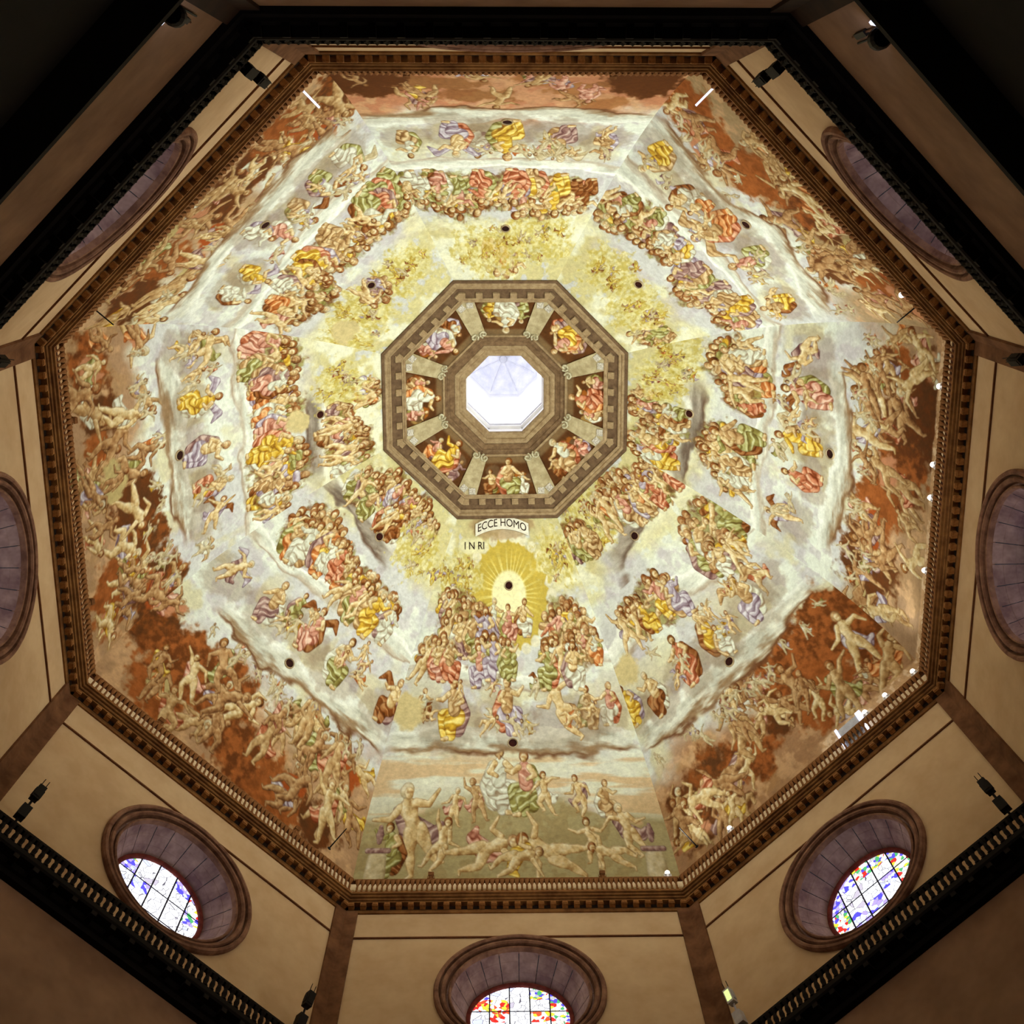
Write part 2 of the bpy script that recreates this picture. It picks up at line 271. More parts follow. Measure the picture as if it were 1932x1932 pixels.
# ------------------------------------------------------------------ helpers
def srgb(c): return tuple(((v/255)/12.92 if v/255 <= .04045 else ((v/255+.055)/1.055)**2.4) for v in c)
def mat(name, c1, c2=None, scale=2.0, rough=.85, bump=.0, spec=.2, stretch=None):
    m = bpy.data.materials.new(name); m.use_nodes = True; nt = m.node_tree; p = nt.nodes['Principled BSDF']
    p.inputs['Roughness'].default_value = rough; p.inputs['Specular IOR Level'].default_value = spec
    c1 = srgb(c1); c2 = srgb(c2) if c2 else tuple(v*.75 for v in c1)
    tc = nt.nodes.new('ShaderNodeTexCoord'); mp = nt.nodes.new('ShaderNodeMapping'); nt.links.new(tc.outputs['Object'], mp.inputs[0])
    if stretch: mp.inputs['Scale'].default_value = stretch
    n = nt.nodes.new('ShaderNodeTexNoise'); n.inputs['Scale'].default_value = scale; n.inputs['Detail'].default_value = 3; n.inputs['Roughness'].default_value = .65
    nt.links.new(mp.outputs[0], n.inputs['Vector'])
    r = nt.nodes.new('ShaderNodeValToRGB'); r.color_ramp.elements[0].position = .35; r.color_ramp.elements[1].position = .68
    r.color_ramp.elements[0].color = (*c2,1); r.color_ramp.elements[1].color = (*c1,1)
    nt.links.new(n.outputs['Fac'], r.inputs[0]); nt.links.new(r.outputs[0], p.inputs['Base Color'])
    if bump:
        b = nt.nodes.new('ShaderNodeBump'); b.inputs['Strength'].default_value = bump; b.inputs['Distance'].default_value = .05
        nt.links.new(n.outputs['Fac'], b.inputs['Height']); nt.links.new(b.outputs[0], p.inputs['Normal'])
    return m
def unsampled(m):
    m.cycles.emission_sampling = 'NONE'; return m
def emit(name, c, strength):
    m = bpy.data.materials.new(name); m.use_nodes = True; nt = m.node_tree; nt.nodes.remove(nt.nodes['Principled BSDF'])
    e = nt.nodes.new('ShaderNodeEmission'); e.inputs[0].default_value = (*srgb(c),1); e.inputs[1].default_value = strength
    nt.links.new(e.outputs[0], nt.nodes['Material Output'].inputs[0]); return m
def glass(name, tint, amount, cell, strength):
    """backlit stained glass: small leaded pieces, a share of them tinted"""
    m = bpy.data.materials.new(name); m.use_nodes = True; nt = m.node_tree; L = nt.links.new; nt.nodes.remove(nt.nodes['Principled BSDF'])
    tc = nt.nodes.new('ShaderNodeTexCoord'); v = nt.nodes.new('ShaderNodeTexVoronoi'); v.inputs['Scale'].default_value = cell; L(tc.outputs['Object'], v.inputs['Vector'])
    ve = nt.nodes.new('ShaderNodeTexVoronoi'); ve.feature = 'DISTANCE_TO_EDGE'; ve.inputs['Scale'].default_value = cell; L(tc.outputs['Object'], ve.inputs['Vector'])
    sep = nt.nodes.new('ShaderNodeSeparateColor'); L(v.outputs['Color'], sep.inputs[0])
    r = nt.nodes.new('ShaderNodeValToRGB'); r.color_ramp.interpolation = 'CONSTANT'; el = r.color_ramp.elements
    n = len(tint)
    el[0].position = 0; el[0].color = (*tint[0],1); el[1].position = amount/n if n > 1 else amount; el[1].color = (*(tint[1] if n > 1 else (.95,.96,1)),1)
    for i in range(2, n): e = el.new(amount*i/n); e.color = (*tint[i],1)
    if n > 1: e = el.new(amount); e.color = (.95,.96,1,1)
    L(sep.outputs[0], r.inputs[0])
    g = nt.nodes.new('ShaderNodeMath'); g.operation = 'GREATER_THAN'; g.inputs[1].default_value = .022; L(ve.outputs['Distance'], g.inputs[0])
    mx = nt.nodes.new('ShaderNodeMix'); mx.data_type = 'RGBA'; mx.inputs[6].default_value = (.12,.11,.14,1); L(g.outputs[0], mx.inputs[0]); L(r.outputs[0], mx.inputs[7])
    e = nt.nodes.new('ShaderNodeEmission'); e.inputs[1].default_value = strength; L(mx.outputs[2], e.inputs[0]); L(e.outputs[0], nt.nodes['Material Output'].inputs[0])
    return unsampled(m)
M = {
 'plaster': mat('wall_plaster',(220,192,152),(206,174,134),scale=.6,bump=.05),
 'plaster_low': mat('lower_wall_plaster',(176,140,110),(150,116,90),scale=.5,bump=.05),
 'dark_wall': mat('pier_stone',(24,17,13),(16,11,8),scale=.8),
 'pilaster': mat('pilaster_stone',(132,92,62),(92,58,34),scale=.9,bump=.1),
 'pilaster_low': mat('lower_pilaster_stone',(62,40,28),(40,26,18),scale=.9,bump=.1),
 'string': mat('string_stone',(122,78,48),(96,58,34)),
 'cornice': mat('cornice_stone',(150,106,58),(104,66,32),scale=1.2,bump=.15),
 'modillion': mat('modillion_stone',(170,118,66),(120,76,36),scale=3,bump=.1),
 'painted_shade': mat('cornice_painted_shade',(40,24,12),(26,14,8)),
 'rail': mat('rail_stone',(150,102,58),(112,70,36),scale=3,bump=.1),
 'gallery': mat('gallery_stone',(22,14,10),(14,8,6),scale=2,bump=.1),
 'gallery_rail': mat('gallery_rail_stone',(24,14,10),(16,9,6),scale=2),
 'dado': mat('dado_plaster',(232,214,184),(214,188,150),scale=2),
 'dado_dark': mat('dado_band',(84,40,18),(54,24,10),scale=2),
 'plinth': mat('plinth_stone',(204,170,128),(180,144,104),scale=.8),
 'surround': mat('window_surround_stone',(160,120,96),(112,78,62),scale=1.5,bump=.15),
 'reveal': mat('window_reveal_stone',(184,156,150),(132,104,106),scale=1.1,bump=.15),  # mauve of the coloured window light put into the stone colour
 'reveal_inner': mat('window_inner_frame',(140,66,56),(100,40,34)),  # red glow round the glass put into the frame colour
 'bar': mat('iron_bar',(40,34,60),(24,20,40),rough=.6),
 'ring_light': mat('loggia_pale_stone',(168,148,114),(134,112,82),scale=2.5,bump=.1),
 'ring_brown': mat('loggia_brown_stone',(130,106,78),(96,74,52),scale=2.5,bump=.1),
 'ring_dark': mat('loggia_dark_stone',(114,92,68),(86,66,48),scale=2.5),
 'pier': mat('pier_plaster',(186,176,142),(154,142,108),scale=2),
 'page': mat('page_white',(232,232,222),(120,110,96),scale=9,stretch=(1,1,6)),
 'capital': mat('capital_stucco',(214,214,188),(150,140,108),scale=6,bump=.4),
 'hole': mat('porthole_dark',(58,14,6),(30,8,4)),
 'hole_rim': mat('porthole_rim',(176,160,128),(140,120,90)),
 'lantern': mat('lantern_whitewash',(240,240,242),(226,226,232),scale=1),
 'lantern_cap': mat('lantern_vault',(240,240,246),(216,218,230),scale=1),
 'lantern_trim': mat('lantern_grey_trim',(206,206,212),(190,190,200)),
 'floor': mat('marble_floor',(92,80,70),(60,50,44),scale=.7,rough=.4),
 'iron': mat('black_iron',(20,13,10),(10,6,5),rough=.6),
 'steel': mat('pale_steel',(222,222,226),(190,190,196),rough=.35,spec=.6),
 'case': mat('pale_case',(216,222,236),(186,192,210),rough=.5),
 'banner': mat('banner_white',(236,238,226),(214,214,198),scale=4),
 'ink': mat('letter_ink',(52,34,24),(40,24,16)),
 'lens': unsampled(emit('lamp_lens',(255,246,232),6.0)),
 'cool_glow': unsampled(emit('cool_white_glow',(226,230,255),1.6)),  # lamp fins; also lamplight put as glow on poles and case ends
 'lens_green': unsampled(emit('lamp_lens_green',(226,238,150),1.2)),
 'daylight': emit('lantern_daylight',(250,250,255),LANTERN),
}
WHITE=(.95,.96,1); BLUE=(.10,.08,.85); RED=(.75,.03,.02); YEL=(.85,.75,.05); GRN=(.08,.45,.15); VIO=(.45,.35,.95); PALE=(.62,.66,.98)
M['g_clear'] = glass('glass_clear',[PALE,(.9,.9,.8),(.55,.5,.6)],.14,2.6,GLASS)
M['g_border'] = glass('glass_border',[YEL,GRN,RED,BLUE,(.5,.5,.55),(.8,.8,.6)],.6,5.5,GLASS)
M['g_blue'] = glass('glass_blue',[BLUE,VIO,PALE],.7,4.6,GLASS)
M['g_red'] = glass('glass_red',[RED,(.85,.1,.03),YEL],.6,5.0,GLASS)
M['g_mix'] = glass('glass_mixed',[BLUE,RED,GRN,YEL,VIO],.42,4.2,GLASS)

def link(o, parent=None):
    col.objects.link(o)
    if parent: o.parent = parent
    return o
def obj(name, bm, m, parent=None, smooth=False):
    me = bpy.data.meshes.new(name)
    if isinstance(bm, bmesh.types.BMesh): bm.to_mesh(me); bm.free()
    else: me.from_pydata(*bm); 
    if smooth: me.shade_smooth()
    me.materials.append(M[m] if isinstance(m, str) else m)
    return link(bpy.data.objects.new(name, me), parent)
def empty(name, loc=(0,0,0), rot=None):
    o = bpy.data.objects.new(name, None); o.empty_display_size = .3; o.location = loc
    if rot is not None: o.rotation_euler = rot
    return link(o)
def tag(o, label=None, cat=None, group=None, kind=None):
    for k, v in (('label',label),('category',cat),('group',group),('kind',kind)):
        if v: o[k] = v
    return o
def inst(name, src, parent, mw):
    o = bpy.data.objects.new(name, src.data if hasattr(src,'data') else src); col.objects.link(o); o.parent = parent; o.matrix_local = mw
    return o
def cpt(k, r, z):
    x, y = corner(k, r); return Vector((float(x), float(y), z+ZB))
class Side:
    """frame of one side of the octagon at circumradius r: t to the viewer's right (standing inside), n inward"""
    def __init__(s, j, r=22.45):
        a, b = cpt(j,r,-ZB), cpt(j+1,r,-ZB); s.mid = (a+b)/2; s.len = (b-a).length; s.t = (a-b).normalized(); s.n = Vector((-s.mid.x,-s.mid.y,0)); s.n -= s.t*s.n.dot(s.t); s.n.normalize()
    def p(s, x, z, d=0): v = s.mid+s.t*x+s.n*d; return Vector((v.x, v.y, z+ZB))
    def mat(s, x, z, d=0): # columns: x right, y outward, z up
        p = s.p(x,z,d); t, n = s.t, -s.n
        return Matrix(((t.x,n.x,0,p.x),(t.y,n.y,0,p.y),(t.z,n.z,1,p.z),(0,0,0,1)))
def ring(name, prof, m, parent=None, closed=False, sides=range(8)):
    """sweep a profile of (radius, height) round the octagon with mitred corners"""
    bm = bmesh.new(); V = [[bm.verts.new(cpt(k,r,z)) for r, z in prof] for k in range(8)]
    n = len(prof)
    for k in sides:
        for i in range(n if closed else n-1):
            bm.faces.new((V[k][i],V[(k+1)%8][i],V[(k+1)%8][(i+1)%n],V[k][(i+1)%n]))
    return obj(name, bm, m, parent)
def beam(name, j, prof, m, parent):
    """one side of such a sweep, closed at both ends"""
    bm = bmesh.new(); d = Side(j).t*.012; a = [bm.verts.new(cpt(j,r,z)-d) for r, z in prof]; b = [bm.verts.new(cpt(j+1,r,z)+d) for r, z in prof]; n = len(prof)
    for i in range(n): bm.faces.new((a[i],b[i],b[(i+1)%n],a[(i+1)%n]))
    bm.faces.new(a[::-1]); bm.faces.new(b)
    return obj(name, bm, m, parent)
def box(bm, x0,x1,y0,y1,z0,z1,M4=None):
    v = [bm.verts.new(p) for p in ((x0,y0,z0),(x1,y0,z0),(x1,y1,z0),(x0,y1,z0),(x0,y0,z1),(x1,y0,z1),(x1,y1,z1),(x0,y1,z1))]
    for f in ((0,3,2,1),(4,5,6,7),(0,1,5,4),(1,2,6,5),(2,3,7,6),(3,0,4,7)): bm.faces.new([v[i] for i in f])
    if M4 is not None:
        for q in v: q.co = M4 @ q.co
    return v
def tube(bm, pts, n=8, cap=True):
    """round stroke through (x,y,z,r)"""
    rows = []
    for i, q in enumerate(pts):
        p = Vector(q[:3]); a = Vector(pts[max(0,i-1)][:3]); b = Vector(pts[min(len(pts)-1,i+1)][:3]); d = (b-a).normalized()
        s = d.cross(Vector((0,0,1))); s = s if s.length > 1e-3 else Vector((1,0,0)); s.normalize(); t = s.cross(d)
        rows.append([bm.verts.new(p+(s*math.cos(2*math.pi*k/n)+t*math.sin(2*math.pi*k/n))*q[3]) for k in range(n)])
    for A, B in zip(rows[:-1], rows[1:]):
        for k in range(n): bm.faces.new((A[k],A[(k+1)%n],B[(k+1)%n],B[k]))
    if cap: bm.faces.new(rows[0][::-1]); bm.faces.new(rows[-1])
def lathe(bm, prof, n=6, M4=None):
    rows = [[bm.verts.new((r*math.cos(2*math.pi*(k+.5)/n),r*math.sin(2*math.pi*(k+.5)/n),z)) for k in range(n)] for r, z in prof]
    for A, B in zip(rows[:-1], rows[1:]):
        for k in range(n): bm.faces.new((A[k],A[(k+1)%n],B[(k+1)%n],B[k]))
    bm.faces.new(rows[0][::-1]); bm.faces.new(rows[-1])
    if M4 is not None: bm.transform(M4)
SIDE = ['top','top_right','right','bottom_right','bottom','bottom_left','left','top_left']
WHERE = ['at the top edge of the picture','on the upper right side','on the right side','on the lower right side','at the bottom of the picture','on the lower left side','on the left side','on the upper left side']

# ------------------------------------------------------------------ floor and walls
bm = bmesh.new(); bm.faces.new([bm.verts.new(cpt(k,26,-ZB)) for k in range(8)])
tag(obj('floor', bm, 'floor'), 'dark marble floor under the dome', kind='structure')
WC, HOLE = -6.1, 3.86
def drum_wall(j):
    S = Side(j); hw = S.len/2; z0, z1 = -12.75, 1.0; bm = bmesh.new(); hz = WC
    angs = sorted(set([2*math.pi*k/64 for k in range(64)] + [math.atan2(z-hz, x) % (2*math.pi) for x in (-hw,hw) for z in (z0,z1)]))
    ins, out, dep = [], [], []
    for a in angs:
        c, s = math.cos(a), math.sin(a); k = min(hw/abs(c) if abs(c) > 1e-9 else 1e9, ((z1-hz) if s > 0 else (hz-z0))/abs(s) if abs(s) > 1e-9 else 1e9)
        ins.append(bm.verts.new(S.p(HOLE*c, hz+HOLE*s))); out.append(bm.verts.new(S.p(k*c, hz+k*s))); dep.append(bm.verts.new(S.p(HOLE*c, hz+HOLE*s, -.3)))
    n = len(angs)
    for i in range(n):
        bm.faces.new((ins[i],out[i],out[(i+1)%n],ins[(i+1)%n])); bm.faces.new((dep[i],ins[i],ins[(i+1)%n],dep[(i+1)%n]))
    w = obj('wall_'+SIDE[j], bm, 'plaster'); tag(w, 'tan plastered drum wall with a round window '+WHERE[j], kind='structure')
    # string course and plinth stones
    bm = bmesh.new(); box(bm,-hw+.05,hw-.05,-.08,.02,-2.16,-2.08); bm.transform(S.mat(0,0)); obj('string_course', bm, 'string', w)
    nb = 8; bw = (S.len-1.5)/nb
    src = None
    for i in range(nb):
        if src is None:
            bm = bmesh.new(); box(bm,-bw/2+.012,bw/2-.012,-.05,.02,-12.0,-9.95); src = obj('plinth_stone', bm, 'plinth', w); src.matrix_local = S.mat(-S.len/2+.75+bw*(i+.5),0)
        else: inst('plinth_stone', src, w, S.mat(-S.len/2+.75+bw*(i+.5),0))
    return w
walls = [drum_wall(j) for j in range(8)]
low = []
for j in range(8):
    S = Side(j); bm = bmesh.new(); bm.faces.new([bm.verts.new(S.p(x,z)) for x, z in ((-S.len/2,-20.2),(S.len/2,-20.2),(S.len/2,-12.5),(-S.len/2,-12.5))])
    w = tag(obj('wall_lower_'+SIDE[j], bm, 'plaster_low'), 'dim brown wall below the lower gallery '+WHERE[j], kind='structure'); low.append(w)
    bm = bmesh.new(); bm.faces.new([bm.verts.new(S.p(x,z)) for x, z in ((-S.len/2,-ZB),(S.len/2,-ZB),(S.len/2,-20.0),(-S.len/2,-20.0))])
    tag(obj('wall_base_'+SIDE[j], bm, 'dark_wall'), 'dark stone crossing wall near the ground '+WHERE[j], kind='structure')
def pilaster(k, z0, z1, m, parent, half=.66, proud=.13):
    bm = bmesh.new(); A, B = Side(k), Side(k-1)          # corner k lies between side k-1 and side k
    def col_(z):
        q = cpt(k,22.45,z); qi = cpt(k,22.45-proud*1.08,z)
        a0 = q-A.t*half; b0 = q+B.t*half
        return [bm.verts.new(v) for v in (a0, a0+A.n*proud, qi, b0+B.n*proud, b0)]
    lo, hi = col_(z0), col_(z1)
    for i in range(4): bm.faces.new((lo[i],lo[i+1],hi[i+1],hi[i]))
    return obj('pilaster', bm, m, parent)
for k in range(8):
    pilaster(k,-12.2,.2,'pilaster',walls[k]); pilaster(k,-20.2,-12.6,'pilaster_low',low[k])

# ------------------------------------------------------------------ round windows
def bar_poly(x0,x1,z0,z1,r,n=10):
    """rectangle clipped by the circle of radius r"""
    P = [(x0,z0),(x1,z0),(x1,z1),(x0,z1)]
    for k in range(48):
        a = 2*math.pi*k/48; nx, nz = math.cos(a), math.sin(a); Q = []
        for (p, q) in zip(P, P[1:]+P[:1]):
            dp, dq = p[0]*nx+p[1]*nz-r, q[0]*nx+q[1]*nz-r
            if dp <= 0: Q.append(p)
            if dp*dq < 0: t = dp/(dp-dq); Q.append((p[0]+(q[0]-p[0])*t, p[1]+(q[1]-p[1])*t))
        P = Q
        if len(P) < 3: return None
    return P
RG, DG = 2.32, 1.6
NST = 20
def round_window(j):
    S = Side(j); w = empty('window_%d' % (j+1)); w.matrix_world = S.mat(0,WC); rng = random.Random(50+j)
    tag(w, 'round stained glass window in a moulded stone surround '+WHERE[j], kind='structure')
    # moulded surround: concentric rolls (radius, y outward)
    prof = [(3.98,.02),(3.98,-.14),(3.92,-.24),(3.82,-.26),(3.75,-.20),(3.74,.02),(3.68,.04),(3.66,-.10),(3.60,-.18),(3.50,-.18),(3.44,-.10),(3.42,.14),(3.32,.20),(3.30,-.02),(3.25,-.06),(3.19,-.02),(3.17,.12),(3.17,.32)]
    n = 72; bm = bmesh.new(); R = [[bm.verts.new((r*math.cos(2*math.pi*k/n),y,r*math.sin(2*math.pi*k/n))) for r, y in prof] for k in range(n)]
    for k in range(n):
        for i in range(len(prof)-1): bm.faces.new((R[k][i],R[k][i+1],R[(k+1)%n][i+1],R[(k+1)%n][i]))
    obj('surround', bm, 'surround', w)
    # splayed reveal of cut stones
    g = .006
    for k in range(NST):
        a0, a1 = 2*math.pi*k/NST+g, 2*math.pi*(k+1)/NST-g; bm = bmesh.new(); rows = []
        for y, r in ((.16,3.2),(.6,2.98),(.62,2.955),(1.05,2.72),(1.07,2.70),(1.46,2.5)):
            rows.append([bm.verts.new((r*math.cos(a0+(a1-a0)*i/4),y,r*math.sin(a0+(a1-a0)*i/4))) for i in range(5)])
        back = [bm.verts.new((3.4*math.cos(a0+(a1-a0)*i/4),y_,3.4*math.sin(a0+(a1-a0)*i/4))) for y_ in (.16,1.46) for i in range(5)]
        rows = [back[:5]]+rows+[back[5:]]
        for A, B in zip(rows[:-1], rows[1:]):
            for i in range(4): bm.faces.new((A[i],A[i+1],B[i+1],B[i]))
        obj('reveal_stone', bm, 'reveal', w)
    # inner frame roll
    bm = bmesh.new(); m_ = 48; q = 8
    rows = [[bm.verts.new(((2.42+.12*math.cos(2*math.pi*i/q))*math.cos(2*math.pi*k/m_),1.52+.12*math.sin(2*math.pi*i/q),(2.42+.12*math.cos(2*math.pi*i/q))*math.sin(2*math.pi*k/m_))) for i in range(q)] for k in range(m_)]
    for k in range(m_):
        for i in range(q): bm.faces.new((rows[k][i],rows[k][(i+1)%q],rows[(k+1)%m_][(i+1)%q],rows[(k+1)%m_][i]))
    obj('inner_frame', bm, 'reveal_inner', w, smooth=True)
    # panes between upright bars
    xs = [-2.4,-1.42,-.48,.48,1.42,2.4]; zs = [-2.4,-1.7,-.9,-.1,.62,1.45,2.4]
    for i in range(5):
        for k in range(6):
            P = bar_poly(xs[i]+.02,xs[i+1]-.02,zs[k]+.004,zs[k+1]-.004,RG)
            if not P: continue
            cx, cz = sum(p[0] for p in P)/len(P), sum(p[1] for p in P)/len(P)
            edge = max(math.hypot(*p) for p in P) > 2.2
            u = rng.random()
            if j == 4: m = 'g_border' if (edge and u < .45) else ('g_red' if u > .86 else ('g_blue' if u > .78 else 'g_clear'))
            elif j == 3: m = 'g_border' if (edge and u < .75) else ('g_blue' if u > .62 else ('g_red' if u > .55 else 'g_clear'))
            else: m = 'g_mix' if (edge and u < .3) else ('g_blue' if u > .82 else ('g_mix' if u > .74 else 'g_clear'))
            bm = bmesh.new(); f = [bm.verts.new((x,DG,z)) for x, z in P]; b = [bm.verts.new((x,DG+.03,z)) for x, z in P]
            bm.faces.new(f); bm.faces.new(b[::-1])
            for i2 in range(len(P)): bm.faces.new((f[i2],b[i2],b[(i2+1)%len(P)],f[(i2+1)%len(P)]))
            obj('pane', bm, m, w)
    for x in xs[1:-1]:
        h = math.sqrt(RG*RG-x*x); bm = bmesh.new(); box(bm,x-.028,x+.028,DG-.06,DG+.02,-h,h); obj('mullion', bm, 'bar', w)
    for z in zs[2:-1:2]:
        h = math.sqrt(RG*RG-z*z); bm = bmesh.new(); box(bm,-h,h,DG-.03,DG+.01,z-.014,z+.014); obj('glazing_bar', bm, 'bar', w)
    bm = bmesh.new(); bm.faces.new([bm.verts.new((3.3*math.cos(2*math.pi*k/32),DG+.12,3.3*math.sin(2*math.pi*k/32))) for k in range(32)]); obj('back_board', bm, 'bar', w)
    return w
for j in range(8): round_window(j)

# ------------------------------------------------------------------ main cornice with modillions
corn = ring('trim_1', [(22.45,-.14),(22.36,-.14),(22.34,-.03),(22.30,0),(22.30,.30),(22.00,.30),(21.98,.36),(22.05,.38),(22.05,.40),(21.93,.41),(21.89,.45),(21.89,.50),(21.95,.515),(21.95,.53),(21.80,.54),(21.76,.58),(21.76,.62),(21.83,.635),(21.66,.65),(21.66,.72),(22.5,.72)], 'cornice')
tag(corn, 'gilded brown moulded stone cornice at the foot of the dome', kind='structure')
bm = bmesh.new(); box(bm,-.145,.145,.0,.27,.04,.29); box(bm,-.11,.11,-.03,.0,.10,.27); mod_src = None
for j in range(8):
    S = Side(j, 22.3); n = 28; step = (S.len-.5)/n
    for i in range(n+1):
        x = -S.len/2+.25+step*i
        M4 = S.mat(x,0,.27)
        if mod_src is None: mod_src = obj('modillion', bm, 'modillion', corn); mod_src.matrix_local = M4
        else: inst('modillion', mod_src, corn, M4)
ring('shade_strip', [(22.285,.02),(22.285,.29)], 'painted_shade', corn)  # near-black strip stands in for the shade between the modillions
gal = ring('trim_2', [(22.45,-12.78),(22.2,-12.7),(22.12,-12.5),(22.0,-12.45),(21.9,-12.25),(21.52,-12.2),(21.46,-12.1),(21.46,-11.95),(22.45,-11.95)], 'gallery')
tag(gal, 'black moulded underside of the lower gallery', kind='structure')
bm = bmesh.new(); box(bm,-.12,.12,0,.45,-12.42,-12.2); src = None
for j in range(8):
    S = Side(j,22.0); n = 18
    for i in range(n+1):
        M4 = S.mat(-S.len/2+.3+(S.len-.6)/n*i,0,.45)
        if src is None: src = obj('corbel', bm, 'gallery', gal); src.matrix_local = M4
        else: inst('corbel', src, gal, M4)
tag(ring('trim_3', [(22.45,-19.25),(22.3,-19.3),(22.3,-19.55),(22.42,-19.6),(22.42,-20.1),(21.9,-20.2),(21.5,-20.6),(21.5,-20.9),(22.45,-21.6)], 'dark_wall'), 'dark stone cornice far below the lower gallery', kind='structure')

# ------------------------------------------------------------------ balustrades
def balustrade(j, upper):
    S = Side(j, 21.72 if upper else 21.56)
    root = empty('balustrade', S.p(0, .72 if upper else -11.95))
    if upper:
        tag(root, 'brown stone upper cornice balustrade '+WHERE[j], 'balustrade', 'balustrades on the upper cornice')
        z0, z1, rt, rm, rb, step = .72, 1.95, 21.66, 'rail', 21.80, .257
    else:
        tag(root, 'black lower gallery balustrade '+WHERE[j], 'balustrade', 'balustrades on the lower gallery')
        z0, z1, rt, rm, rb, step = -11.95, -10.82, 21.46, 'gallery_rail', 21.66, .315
    inv = Matrix.Translation(-root.location)
    def add(name, prof):
        o = beam(name, j, prof, rm, root); o.matrix_parent_inverse = inv; return o
    add('top_rail', [(rt,z1-.16),(rt,z1-.03),(rt+.03,z1),(rb+.03,z1),(rb+.06,z1-.03),(rb+.06,z1-.16)])
    add('bottom_rail', [(rt,z0),(rt,z0+.09),(rt+.04,z0+.12),(rb,z0+.12),(rb+.04,z0+.09),(rb+.04,z0)])
    n = int((S.len-.5)/step); step = (S.len-.44)/n; key = 'up' if upper else 'low'
    for i in range(n+1):
        M4 = inv @ S.mat(-S.len/2+.22+step*i, z0+.12)
        if key not in BAL:
            bm = bmesh.new()
            lathe(bm, [(.075,0),(.075,.07),(.05,.1),(.062,.28),(.05,.45),(.055,.56),(.085,.66),(.125,.80),(.135,.96)] if upper else [(.13,0),(.13,.08),(.085,.12),(.115,.36),(.08,.6),(.12,.72),(.14,.86)], 6)
            BAL[key] = obj('baluster', bm, 'rail' if upper else 'gallery_rail', root); BAL[key].matrix_local = M4
        else: inst('baluster', BAL[key], root, M4)
BAL = {}
for j in range(8): balustrade(j, True)
for j in range(8): balustrade(j, False)

# ------------------------------------------------------------------ the painted dome
dome = empty('ceiling', (0,0,ZB+ARC_Z)); tag(dome, 'eight sided painted dome with tiers of clouds and draped figures', kind='structure')
dinv = Matrix.Translation(-dome.location)
def under(o, parent=None):
    o.parent = parent or dome; o.matrix_parent_inverse = dinv; return o
def paint_material():
    m = bpy.data.materials.new('fresco_paint'); m.use_nodes = True; nt = m.node_tree; p = nt.nodes['Principled BSDF']; L = nt.links.new
    a = nt.nodes.new('ShaderNodeAttribute'); a.attribute_name = 'paint'
    tc = nt.nodes.new('ShaderNodeTexCoord'); n = nt.nodes.new('ShaderNodeTexNoise'); n.inputs['Scale'].default_value = 3.5; n.inputs['Detail'].default_value = 4; n.inputs['Roughness'].default_value = .75; L(tc.outputs['Object'], n.inputs['Vector'])
    mr = nt.nodes.new('ShaderNodeMapRange'); mr.inputs[1].default_value = .3; mr.inputs[2].default_value = .7; mr.inputs[3].default_value = .82; mr.inputs[4].default_value = 1.12; L(n.outputs['Fac'], mr.inputs[0])
    mx = nt.nodes.new('ShaderNodeVectorMath'); mx.operation = 'SCALE'; L(a.outputs['Color'], mx.inputs[0]); L(mr.outputs[0], mx.inputs['Scale'])
    L(mx.outputs[0], p.inputs['Base Color']); p.inputs['Roughness'].default_value = .9; p.inputs['Specular IOR Level'].default_value = .1
    return m
M['fresco'] = paint_material()
def to_lin(c): return np.where(c <= .04045, c/12.92, ((c+.055)/1.055)**2.4)
def painted_grid(name, X, Y, Z, img, parent):
    nv, nu = X.shape; me = bpy.data.meshes.new(name)
    idx = np.arange(nv*nu).reshape(nv,nu); f = np.stack([idx[:-1,:-1],idx[:-1,1:],idx[1:,1:],idx[1:,:-1]],-1).reshape(-1,4)
    me.from_pydata(np.stack([X,Y,Z],-1).reshape(-1,3), [], f)
    ca = me.color_attributes.new('paint','FLOAT_COLOR','POINT'); rgba = np.ones((nv*nu,4),np.float32); rgba[:,:3] = to_lin(img).reshape(-1,3); ca.data.foreach_set('color', rgba.ravel())
    me.materials.append(M['fresco']); o = link(bpy.data.objects.new(name, me)); return under(o, parent)
panels = []
for j in range(8):
    X, Y, Z, A, B = panel_grid(j, 380, 430)
    panels.append(painted_grid('fresco_panel', X, Y, Z+ZB, paint_panel(j, A, B), dome))
ring_o = ring('dado', [(22.42,.72),(22.36,2.42)], 'dado'); under(ring_o)
ring_o = ring('dado_band', [(22.36,2.42),(22.33,2.44),(22.30,2.66)], 'dado_dark'); under(ring_o)
def surf(j, a, b, lift=0):
    """frame on panel j at brush position (a, b): x right, y up the panel, z out of the wall"""
    def pt(a, b):
        t = b*UB/ARC_R; r = ARC_C+ARC_R*math.cos(t); z = ARC_Z+ARC_R*math.sin(t); p, q = cpt(j,r,z), cpt(j+1,r,z)
        return (p+q)/2+(p-q).normalized()*a*UA
    o = pt(a,b); x = (pt(a+1,b)-o).normalized(); y = (pt(a,b+1)-pt(a,b-1)).normalized(); z = x.cross(y).normalized()
    if z.z > 0: z = -z
    o = o+z*lift
    return Matrix(((x.x,y.x,z.x,o.x),(x.y,y.y,z.y,o.y),(x.z,y.z,z.z,o.z),(0,0,0,1)))
